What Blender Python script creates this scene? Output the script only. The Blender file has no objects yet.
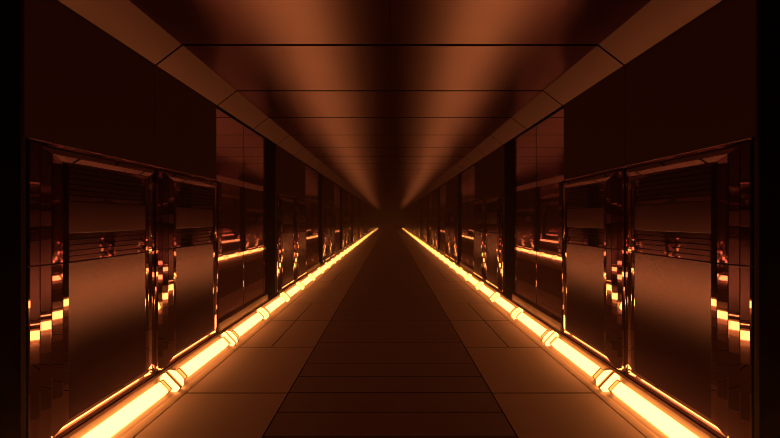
import bpy, bmesh, math
from mathutils import Vector

scene = bpy.context.scene
COL = scene.collection
PI = math.pi

# ------------------------------------------------------------------ dimensions (metres)
L = 1.6                 # one ceiling / floor tile
Y0 = 2.885              # start of the first wall module in view
NMOD = 12               # modules of four tiles
YEND = Y0 + 4 * L * NMOD
YBACK = Y0 - 4 * L      # the hall goes on a little behind the camera
CAM_Z = 1.5
ZC = 3.0                # ceiling
XW = 2.0175             # wall plane (half width)
XCI = 1.7925            # inner edge of the sloping soffit
ZCO = 2.8275            # outer edge of the sloping soffit
XG = 1.755              # edge between floor tiles and light gutter
XB = 2.15               # backing wall
ZP = 0.142              # plinth top
ZF = 1.953              # top of the cabinets
# light strip: centre of the slanting face it lies on, and that face's ends
TX, TZ = 1.885, 0.097
TA = math.radians(46)
HX0, HZ0 = TX - 0.100 * math.cos(TA), TZ - 0.100 * math.sin(TA)
HX1, HZ1 = TX + 0.100 * math.cos(TA), TZ + 0.100 * math.sin(TA)

# ------------------------------------------------------------------ materials
def principled(name, color, rough, metallic=0.0, bump=0.0, bscale=40.0, var=0.0, stretch=(1, 1, 1), spec=0.5, rvar=0.0):
    m = bpy.data.materials.new(name)
    m.use_nodes = True
    nt = m.node_tree
    b = nt.nodes['Principled BSDF']
    b.inputs['Base Color'].default_value = (*color, 1)
    b.inputs['Roughness'].default_value = rough
    b.inputs['Metallic'].default_value = metallic
    b.inputs['Specular IOR Level'].default_value = spec
    if bump or var or rvar:
        tc = nt.nodes.new('ShaderNodeTexCoord')
        mp = nt.nodes.new('ShaderNodeMapping')
        mp.inputs['Scale'].default_value = stretch
        nz = nt.nodes.new('ShaderNodeTexNoise')
        nz.inputs['Scale'].default_value = bscale
        nz.inputs['Detail'].default_value = 4
        nt.links.new(tc.outputs['Object'], mp.inputs['Vector'])
        nt.links.new(mp.outputs['Vector'], nz.inputs['Vector'])
        if var:
            mx = nt.nodes.new('ShaderNodeMix')
            mx.data_type = 'RGBA'
            mx.inputs[6].default_value = (*[c * (1 - var) for c in color], 1)
            mx.inputs[7].default_value = (*[min(1, c * (1 + var)) for c in color], 1)
            nt.links.new(nz.outputs['Fac'], mx.inputs[0])
            nt.links.new(mx.outputs[2], b.inputs['Base Color'])
        if rvar:
            mr = nt.nodes.new('ShaderNodeMapRange')
            mr.inputs['To Min'].default_value = max(0.0, rough - rvar)
            mr.inputs['To Max'].default_value = rough + rvar
            nt.links.new(nz.outputs['Fac'], mr.inputs['Value'])
            nt.links.new(mr.outputs['Result'], b.inputs['Roughness'])
        if bump:
            bp = nt.nodes.new('ShaderNodeBump')
            bp.inputs['Strength'].default_value = bump
            bp.inputs['Distance'].default_value = 0.002
            nt.links.new(nz.outputs['Fac'], bp.inputs['Height'])
            nt.links.new(bp.outputs['Normal'], b.inputs['Normal'])
    return m

def emitter(name, color, strength):
    m = bpy.data.materials.new(name)
    m.use_nodes = True
    nt = m.node_tree
    nt.nodes.clear()
    out = nt.nodes.new('ShaderNodeOutputMaterial')
    e = nt.nodes.new('ShaderNodeEmission')
    e.inputs['Color'].default_value = (*color, 1)
    e.inputs['Strength'].default_value = strength
    nt.links.new(e.outputs[0], out.inputs['Surface'])
    return m

def metal(name, color, rough, matte=0.0, var=0.05, bscale=6.0, stretch=(1, 1, 1), rvar=0.0):
    """tinted metal: a compact glossy lobe with a share of matte lacquer"""
    m = bpy.data.materials.new(name)
    m.use_nodes = True
    nt = m.node_tree
    nt.nodes.clear()
    out = nt.nodes.new('ShaderNodeOutputMaterial')
    gl = nt.nodes.new('ShaderNodeBsdfAnisotropic')
    gl.distribution = 'BECKMANN'
    gl.inputs['Roughness'].default_value = rough
    df = nt.nodes.new('ShaderNodeBsdfDiffuse')
    ms = nt.nodes.new('ShaderNodeMixShader')
    ms.inputs[0].default_value = matte
    tc = nt.nodes.new('ShaderNodeTexCoord')
    mp = nt.nodes.new('ShaderNodeMapping')
    mp.inputs['Scale'].default_value = stretch
    nz = nt.nodes.new('ShaderNodeTexNoise')
    nz.inputs['Scale'].default_value = bscale
    nz.inputs['Detail'].default_value = 4
    nt.links.new(tc.outputs['Object'], mp.inputs['Vector'])
    nt.links.new(mp.outputs['Vector'], nz.inputs['Vector'])
    mx = nt.nodes.new('ShaderNodeMix')
    mx.data_type = 'RGBA'
    mx.inputs[6].default_value = (*[c * (1 - var) for c in color], 1)
    mx.inputs[7].default_value = (*[min(1, c * (1 + var)) for c in color], 1)
    nt.links.new(nz.outputs['Fac'], mx.inputs[0])
    nt.links.new(mx.outputs[2], gl.inputs['Color'])
    nt.links.new(mx.outputs[2], df.inputs['Color'])
    if rvar:
        mr = nt.nodes.new('ShaderNodeMapRange')
        mr.inputs['To Min'].default_value = max(0.0, rough - rvar)
        mr.inputs['To Max'].default_value = rough + rvar
        nt.links.new(nz.outputs['Fac'], mr.inputs['Value'])
        nt.links.new(mr.outputs['Result'], gl.inputs['Roughness'])
    nt.links.new(gl.outputs[0], ms.inputs[1])
    nt.links.new(df.outputs[0], ms.inputs[2])
    nt.links.new(ms.outputs[0], out.inputs['Surface'])
    return m

M = {
    'ceiling': metal('ceiling_metal', (0.365, 0.24, 0.375), 0.315, 0.0, bscale=3),
    'soffit': metal('soffit_metal', (0.40, 0.265, 0.40), 0.38, 0.2, bscale=3),
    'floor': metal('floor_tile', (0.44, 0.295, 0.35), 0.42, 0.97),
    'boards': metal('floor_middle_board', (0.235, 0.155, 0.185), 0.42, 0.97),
    'gutter': metal('gutter_metal', (0.70, 0.48, 0.52), 0.45, 0.85, bscale=8),
    'plinth': metal('plinth_metal', (0.25, 0.165, 0.20), 0.40, 0.5, bscale=8),
    'brushed': metal('brushed_bronze', (0.26, 0.17, 0.28), 0.25, 0.01, bscale=10, stretch=(1, 1, 8)),
    'midpanel': metal('satin_bronze', (0.27, 0.175, 0.26), 0.30, 0.05, bscale=10, stretch=(1, 1, 8)),
    'mirror': metal('polished_bronze', (0.60, 0.44, 0.55), 0.02, 0.0, bscale=5),
    'band': metal('polished_grille', (0.42, 0.29, 0.38), 0.03, 0.02),
    'glass': metal('dark_mirror_glass', (0.68, 0.48, 0.65), 0.03, 0.0, bscale=4),
    'frieze': metal('dark_bronze_board', (0.085, 0.045, 0.06), 0.5, 0.5),
    'body': metal('cabinet_carcass', (0.11, 0.07, 0.08), 0.35, 0.5),
    'black': metal('black_lacquer', (0.001, 0.001, 0.001), 0.35, 0.5),
    'void': metal('black_backing', (0.003, 0.002, 0.002), 0.6, 0.95),
    'collar': metal('dark_collar_metal', (0.45, 0.27, 0.22), 0.35, 0.4, bscale=20),
    'glow': emitter('glowing_tube_amber', (1.0, 0.38, 0.066), 10.0),
    'glow_band': emitter('glowing_band_amber', (1.0, 0.40, 0.08), 1.8),
}

# ------------------------------------------------------------------ mesh helpers
class MB:
    def __init__(self):
        self.v = []; self.f = []
    def quad(self, a, b, c, d):
        n = len(self.v); self.v += [a, b, c, d]; self.f.append((n, n + 1, n + 2, n + 3)); return self
    def box(self, x0, x1, y0, y1, z0, z1):
        if x0 > x1: x0, x1 = x1, x0
        n = len(self.v)
        self.v += [(x, y, z) for z in (z0, z1) for y in (y0, y1) for x in (x0, x1)]
        for q in ((0, 2, 3, 1), (4, 5, 7, 6), (0, 1, 5, 4), (2, 6, 7, 3), (0, 4, 6, 2), (1, 3, 7, 5)):
            self.f.append(tuple(n + i for i in q))
        return self
    def prism(self, poly, y0, y1):
        """poly: (x, z) outline extruded along y"""
        n = len(self.v); k = len(poly)
        self.v += [(x, y0, z) for x, z in poly] + [(x, y1, z) for x, z in poly]
        for i in range(k):
            j = (i + 1) % k
            self.f.append((n + i, n + j, n + k + j, n + k + i))
        self.f.append(tuple(n + i for i in range(k))[::-1]); self.f.append(tuple(n + k + i for i in range(k)))
        return self
    def lathe(self, prof, cx=0, cz=0, seg=20, cap=True):
        """prof: (y, r) revolved about the y axis"""
        n = len(self.v)
        for y, r in prof:
            for i in range(seg):
                a = 2 * PI * i / seg
                self.v.append((cx + r * math.cos(a), y, cz + r * math.sin(a)))
        for p in range(len(prof) - 1):
            for i in range(seg):
                j = (i + 1) % seg
                a = n + p * seg
                self.f.append((a + i, a + j, a + seg + j, a + seg + i))
        if cap:
            self.f.append(tuple(n + i for i in range(seg)))
            e = n + (len(prof) - 1) * seg
            self.f.append(tuple(e + i for i in range(seg))[::-1])
        return self
    def build(self, name, mat, parent=None, loc=(0, 0, 0), bevel=0.0, smooth=False):
        me = bpy.data.meshes.new(name)
        me.from_pydata(self.v, [], self.f)
        bm = bmesh.new(); bm.from_mesh(me)
        bmesh.ops.recalc_face_normals(bm, faces=bm.faces)
        if bevel:
            bmesh.ops.bevel(bm, geom=list(bm.edges), offset=bevel, segments=1, affect='EDGES', profile=0.5)
        bm.to_mesh(me); bm.free()
        if smooth:
            for p in me.polygons: p.use_smooth = True
        me.materials.append(mat)
        o = bpy.data.objects.new(name, me); COL.objects.link(o)
        o.location = loc
        if parent: o.parent = parent
        return o

def tag(o, label, cat, group=None):
    o['label'] = label; o['category'] = cat
    if group: o['group'] = group
    return o

def empty(name, loc):
    o = bpy.data.objects.new(name, None); COL.objects.link(o)
    o.location = loc; o.empty_display_size = 0.1
    return o

def struct(o):
    o['kind'] = 'structure'; return o

def copy_tree(root):
    r = root.copy(); COL.objects.link(r)
    def rec(src, dst):
        for ch in src.children:
            c = ch.copy(); COL.objects.link(c); c.parent = dst
            rec(ch, c)
    rec(root, r)
    return r

# ------------------------------------------------------------------ the setting
LINES = [Y0 - 4 * L + L * i for i in range(0, 4 * NMOD + 5)]
G = 0.011   # half of a seam

m = MB()
for a, b in zip(LINES[:-1], LINES[1:]):
    for s in (-1, 1):
        xa, xb = (0.0025, XCI) if s > 0 else (-XCI, -0.0025)
        m.box(xa, xb, a + 0.028, b - 0.028, ZC, ZC + 0.001)
struct(m.build('ceiling', M['ceiling']))
b = MB().box(-XB, XB, YBACK, YEND + 3, ZC + 0.0015, ZC + 0.1)
struct(b.build('trim_1', M['void']))

for side, s, n in (('left', -1, 2), ('right', 1, 3)):
    m = MB()
    dx, dz = XW - XCI, ZC - ZCO
    ln = math.hypot(dx, dz); nx, nz = dz / ln * 0.001, dx / ln * 0.001
    poly = [(s * XCI, ZC), (s * XW, ZCO), (s * (XW + nx), ZCO + nz), (s * (XCI + nx), ZC + nz)]  # a thin sheet
    for a, c in zip(LINES[:-1], LINES[1:]):
        m.prism(poly, a + 0.016, c - 0.016)
    struct(m.build(f'trim_{n}', M['soffit']))
    bk = [(x + s * 1.5 * nx, z + 1.5 * nz) for x, z in poly[:2]] + [(x + s * 30 * nx, z + 30 * nz) for x, z in poly[1::-1]]
    struct(MB().prism(bk, YBACK, YEND).build(f'trim_{n + 5}', M['void']))
    w = MB().box(s * XB, s * (XB + 0.1), YBACK, YEND + 3, -0.1, ZC + 0.1)
    struct(w.build(f'wall_{side}', M['void']))

struct(MB().box(-XB, XB, YEND + 2.9, YEND + 3, -0.1, ZC + 0.1).build('wall_far', M['void']))

# floor: a middle strip of narrow boards between two rows of wide slabs
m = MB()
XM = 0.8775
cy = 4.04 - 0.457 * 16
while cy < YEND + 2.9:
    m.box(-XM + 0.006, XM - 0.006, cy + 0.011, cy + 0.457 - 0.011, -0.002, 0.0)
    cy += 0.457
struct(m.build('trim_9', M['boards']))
m = MB()
for s in (-1, 1):
    for i, (a, c) in enumerate(zip(LINES[:-1], LINES[1:])):
        if i % 4 in (2, 3):
            m.box(s * (XM + 0.006), s * (1.39 - 0.007), a + 0.014, c - 0.014, -0.002, 0.0)
            m.box(s * (1.39 + 0.007), s * XG, a + 0.014, c - 0.014, -0.002, 0.0)
        else:
            m.box(s * (XM + 0.006), s * XG, a + 0.014, c - 0.014, -0.002, 0.0)
struct(m.build('floor', M['floor']))
struct(MB().box(-XG - 0.011, XG + 0.011, YBACK, YEND + 3, -0.12, -0.003).build('trim_4', M['void']))

for side, s, n in (('left', -1, 5), ('right', 1, 6)):
    # sloping base the tubes lie on, next to the floor tiles
    poly = [(s * x, z) for x, z in ((XG + 0.012, -0.05), (XG + 0.012, -0.002), (HX0, HZ0), (HX1, HZ1), (1.993, HZ1), (1.993, -0.05))]
    struct(MB().prism(poly, YBACK, YEND).build(f'trim_{n}', M['gutter']))
    m = MB()
    for k in range(-1, NMOD):
        y = Y0 + 4 * L * k
        m.box(s * 1.995, s * XB, y, y + 2 * L, -0.05, ZP - 0.002)
        m.box(s * 1.995, s * XB, y + 2 * L, y + 3.5 * L, -0.05, 0.28)
        m.box(s * 2.03, s * XB, y + 3.5 * L, y + 4 * L, -0.05, 0.10)
    struct(m.build(f'baseboard_{side}', M['plinth'], bevel=0.003))

# ------------------------------------------------------------------ wall cabinet (raised panel in a convex stepped moulding)
MS, MT, MTB = 0.30, 0.133, 0.133          # moulding width at the sides / at top and bottom
# (t across the moulding, protrusion from the wall plane)
PROF = [(0.0, 0.0), (0.004, 0.010), (0.05, 0.010), (0.058, 0.0),
        (0.075, 0.001), (0.25, 0.0215), (0.262, 0.017),
        (0.275, 0.0225), (0.51, 0.0378), (0.522, 0.033),
        (0.535, 0.0395), (0.80, 0.0492), (0.812, 0.044),
        (0.825, 0.0500), (0.985, 0.0518), (1.0, 0.046)]
PX = 0.050                    # panel face

def cabinet(s):
    W, H = L, ZF - ZP
    root = empty('wall_cabinet', (s * XW, 0, ZP))
    X = lambda p: -s * p
    e = 0.002
    MB().box(X(-0.004), X(-(XB - XW)), e, W - e, 0, H).build('carcass', M['body'], root)
    SEAM = 1.235 - ZP
    def side(far):
        mb = MB()
        for (t0, p0), (t1, p1) in zip(PROF[:-1], PROF[1:]):
            ya, yb = e + MS * t0, e + MS * t1
            za, zb = MTB * t0, MTB * t1
            ha, hb = MT * t0, MT * t1
            if far: ya, yb = W - ya, W - yb
            for lo, hi in ((None, SEAM - 0.004), (SEAM + 0.004, None)):
                l0, l1 = (za, zb) if lo is None else (lo, lo)
                h0, h1 = (H - ha, H - hb) if hi is None else (hi, hi)
                mb.quad((X(p0), ya, l0), (X(p1), yb, l1), (X(p1), yb, h1), (X(p0), ya, h0))
        # end wall of the moulding, standing on the carcass
        ya = e if not far else W - e
        mb.quad((X(0), ya, 0), (X(0), ya, H), (X(-0.004), ya, H), (X(-0.004), ya, 0))
        return mb
    def rail(top):
        mb = MB()
        for (t0, p0), (t1, p1) in zip(PROF[:-1], PROF[1:]):
            za, zb = MTB * t0, MTB * t1
            if top: za, zb = H - MT * t0, H - MT * t1
            ya, yb = e + MS * t0, e + MS * t1
            mb.quad((X(p0), ya, za), (X(p0), W - ya, za), (X(p1), W - yb, zb), (X(p1), yb, zb))
        return mb
    side(False).build('side_moulding', M['mirror'], root)
    side(True).build('side_moulding', M['mirror'], root)
    rail(True).build('top_moulding', M['mirror'], root)
    rail(False).build('bottom_moulding', M['mirror'], root)
    y0, y1 = MS, W - MS
    zb, z1, z2, z3, zt = MTB, 1.235 - ZP, 1.41 - ZP, 1.61 - ZP, H - MT
    MB().box(X(PX), X(-0.004), y0, y1, zb, z1 - 0.004).build('lower_panel', M['brushed'], root, bevel=0.002)
    MB().box(X(PX), X(-0.004), y0, y1, z2 + 0.002, z3 - 0.002).build('middle_panel', M['midpanel'], root, bevel=0.002)
    def grille(a, b, n):
        mb = MB()
        st = (b - a) / n
        for i in range(n):
            mb.box(X(PX - 0.001), X(PX - 0.008), y0, y1, a + st * i + 0.0025, a + st * (i + 1) - 0.0025)
        g = mb.build('vent_grille', M['band'], root)
        MB().box(X(PX - 0.008), X(-0.004), y0, y1, a, b).build('grille_backing', M['void'], g)
    grille(z1, z2, 5)
    grille(z3, zt, 6)
    return root

def glass_bay(s):
    W = 1.5 * L
    root = empty('glass_panel', (s * 2.05, 0, 0.281))
    H = ZCO + 0.03 - 0.281
    e = 0.003
    for a, c in ((0.004, W / 2 - 0.010), (W / 2 + 0.010, W - 0.02)):
        MB().box(0, s * 0.02, a, c, 0.0, H).build('pane', M['glass'], root, bevel=0.002)
    MB().box(s * 0.021, s * 0.099, e, W - e, 0, H).build('backing_board', M['void'], root)
    MB().box(-s * 0.012, s * 0.099, W - 0.018, W - e, 0, H).build('edge_trim', M['mirror'], root)
    return root

def column(s):
    root = empty('black_column', (s * 2.045, 0, 0.101))
    H = ZCO + 0.06 - 0.101
    e = 0.003
    MB().box(0, s * 0.10, e, 0.5 * L - e, 0, H).build('shaft', M['black'], root, bevel=0.004)
    MB().box(-s * 0.006, s * 0.0, e + 0.03, 0.5 * L - 0.03, 0, 0.012).build('base_plate', M['black'], root)
    return root

def board(s):
    mb = MB().box(s * (XW + 0.012), s * (XB - 0.001), 0.004, L - 0.004, ZF + 0.002, ZCO + 0.03)
    return mb.build('upper_wall_panel', M['frieze'], bevel=0.004)

def tube(s):
    """a light bar one tile long, lying on the slanting housing, with the wide joint at its near end"""
    root = empty('tube_light', (s * TX, 0, TZ))
    ca, sa = math.cos(TA), math.sin(TA)
    def P(y, v, h):          # v across the slanting face (outwards and up), h above it
        return (s * (v * ca - h * sa), y, v * sa + h * ca)
    def loft(secs):
        """secs: (y, half width at the foot, half width on top, height)"""
        mb = MB()
        k = 6
        for y, w0, w1, h in secs:
            wm, hm = w0 + (w1 - w0) * 0.3, h * 0.75
            mb.v += [P(y, -w0, 0.0005), P(y, -wm, hm), P(y, -w1, h), P(y, w1, h), P(y, wm, hm), P(y, w0, 0.0005)]
        for i in range(len(secs) - 1):
            for j in range(k):
                a, b = i * k + j, i * k + (j + 1) % k
                mb.f.append((a, b, b + k, a + k))
        mb.f.append(tuple(range(k)))
        e = (len(secs) - 1) * k
        mb.f.append(tuple(range(e, e + k))[::-1])
        return mb
    bar = (0.055, 0.048, 0.036)
    loft([(0.205, *bar), (L - 0.205, *bar)]).build('light_bar', M['glow'], root)
    for sg in (-1, 1):
        loft([(sg * 0.140, 0.053, 0.044, 0.030), (sg * 0.196, 0.053, 0.044, 0.030)]).build('end_band', M['glow_band'], root)
        loft([(sg * 0.196, 0.060, 0.051, 0.038), (sg * 0.205, 0.060, 0.051, 0.038)]).build('collar', M['collar'], root)
        loft([(sg * 0.130, 0.062, 0.052, 0.034), (sg * 0.140, 0.062, 0.052, 0.034)]).build('collar', M['collar'], root)
        loft([(sg * 0.034, 0.095, 0.086, 0.034), (sg * 0.055, 0.093, 0.083, 0.034),
              (sg * 0.095, 0.078, 0.066, 0.032), (sg * 0.130, 0.050, 0.038, 0.028)]).build('joint_lens', M['glow'], root)
    loft([(-0.034, 0.096, 0.088, 0.026), (0.034, 0.096, 0.088, 0.026)]).build('centre_band', M['collar'], root)
    return root

ORD = ['first', 'second', 'third', 'fourth', 'fifth', 'sixth', 'seventh', 'eighth', 'ninth', 'tenth']
NEAR = 3
for side, s in (('left', -1), ('right', 1)):
    cab, gl, colm, bd, tb = cabinet(s), glass_bay(s), column(s), board(s), tube(s)
    first = {id(x): True for x in (cab, gl, colm, bd, tb)}
    def put(proto, y, label, cat, group):
        o = proto
        if first.get(id(proto)):
            first[id(proto)] = False
        else:
            o = copy_tree(proto)
        o.location.y = y
        return tag(o, label, cat, group)
    put(colm, Y0 - 0.5 * L, f'black column filling the {side} edge of the picture, before the nearest cabinet', 'column', f'black columns on the {side} wall')
    for j in (-2, -1):
        put(tb, Y0 + L * j, f'glowing amber tube on the {side} beside the camera, lighting the nearest cabinet end', 'tube light', f'glowing tubes along the {side} gutter')
    for k in range(NMOD):
        y = Y0 + 4 * L * k
        for j in (0, 1):
            i = 2 * k + j
            if k == 0 and j == 0:
                lb = f'largest bronze cabinet on the {side}, nearest the camera, with bright squares on its jamb'
                lu = f'widest dark brown upper panel on the {side}, above the nearest cabinet'
            elif k < NEAR:
                lb = f'{ORD[i]} raised bronze cabinet from the camera along the {side} wall'
                lu = f'{ORD[i]} dark brown upper panel from the camera along the {side} wall'
            else:
                lb = f'small distant bronze cabinet far down the {side} wall, past its third glass panel'
                lu = f'small distant dark upper panel far down the {side} wall, past its third glass panel'
            put(cab, y + L * j, lb, 'cabinet', f'raised bronze cabinets along the {side} wall')
            put(bd, y + L * j, lu, 'panel', f'dark upper panels along the {side} wall')
        if k == 0:
            lg = f'largest dark mirror glass panel on the {side}, reflecting a glowing tube line'
            lc = f'black column on the {side} just past the largest mirror glass panel'
        elif k < NEAR:
            lg = f'{ORD[k]} dark mirror glass panel from the camera along the {side} wall'
            lc = f'black column just past the {ORD[k]} mirror glass panel on the {side}'
        else:
            lg = f'sliver of dark mirror glass far down the {side} wall near the vanishing point'
            lc = f'thin distant black column far down the {side} wall near the vanishing point'
        put(gl, y + 2 * L, lg, 'glass panel', f'mirror glass panels along the {side} wall')
        put(colm, y + 3.5 * L, lc, 'column', f'black columns on the {side} wall')
        for j in range(4):
            i = 4 * k + j
            if i == 0:
                lt = f'brightest glowing amber tube at the {side} bottom edge of the picture, nearest the camera'
            elif i < 10:
                lt = f'{ORD[i]} glowing amber tube from the camera along the {side} floor gutter'
            else:
                lt = f'tiny glowing amber tube in the far stretch of the {side} floor line'
            put(tb, y + L * j, lt, 'tube light', f'glowing tubes along the {side} gutter')

# ------------------------------------------------------------------ world: darkness outside the hall
w = bpy.data.worlds.new('world'); scene.world = w
w.use_nodes = True
nt = w.node_tree
bg = nt.nodes['Background']
bg.inputs['Color'].default_value = (0, 0, 0, 1); bg.inputs['Strength'].default_value = 0
# thin haze hanging in the hall
hz = nt.nodes.new('ShaderNodeVolumePrincipled')
hz.inputs['Color'].default_value = (0.14, 0.09, 0.066, 1)
hz.inputs['Density'].default_value = 0.031
hz.inputs['Anisotropy'].default_value = 0.85
nt.links.new(hz.outputs['Volume'], [n for n in nt.nodes if n.type == 'OUTPUT_WORLD'][0].inputs['Volume'])

# ------------------------------------------------------------------ camera
cam = bpy.data.cameras.new('camera'); cam.lens = 24.0; cam.sensor_width = 36.0
cam.clip_end = 300
co = bpy.data.objects.new('camera', cam); COL.objects.link(co)
co.location = (0, 0, CAM_Z); co.rotation_euler = (PI / 2, 0, 0)
scene.camera = co

vs = scene.view_settings
vs.view_transform = 'Standard'; vs.look = 'None'; vs.exposure = 0.0; vs.gamma = 1.0
vs.use_curve_mapping = False
c = scene.cycles
c.max_bounces = 12; c.glossy_bounces = 12; c.diffuse_bounces = 4
c.volume_bounces = 1
c.use_denoising = True
c.filter_width = 1.0
c.sample_clamp_indirect = 10.0
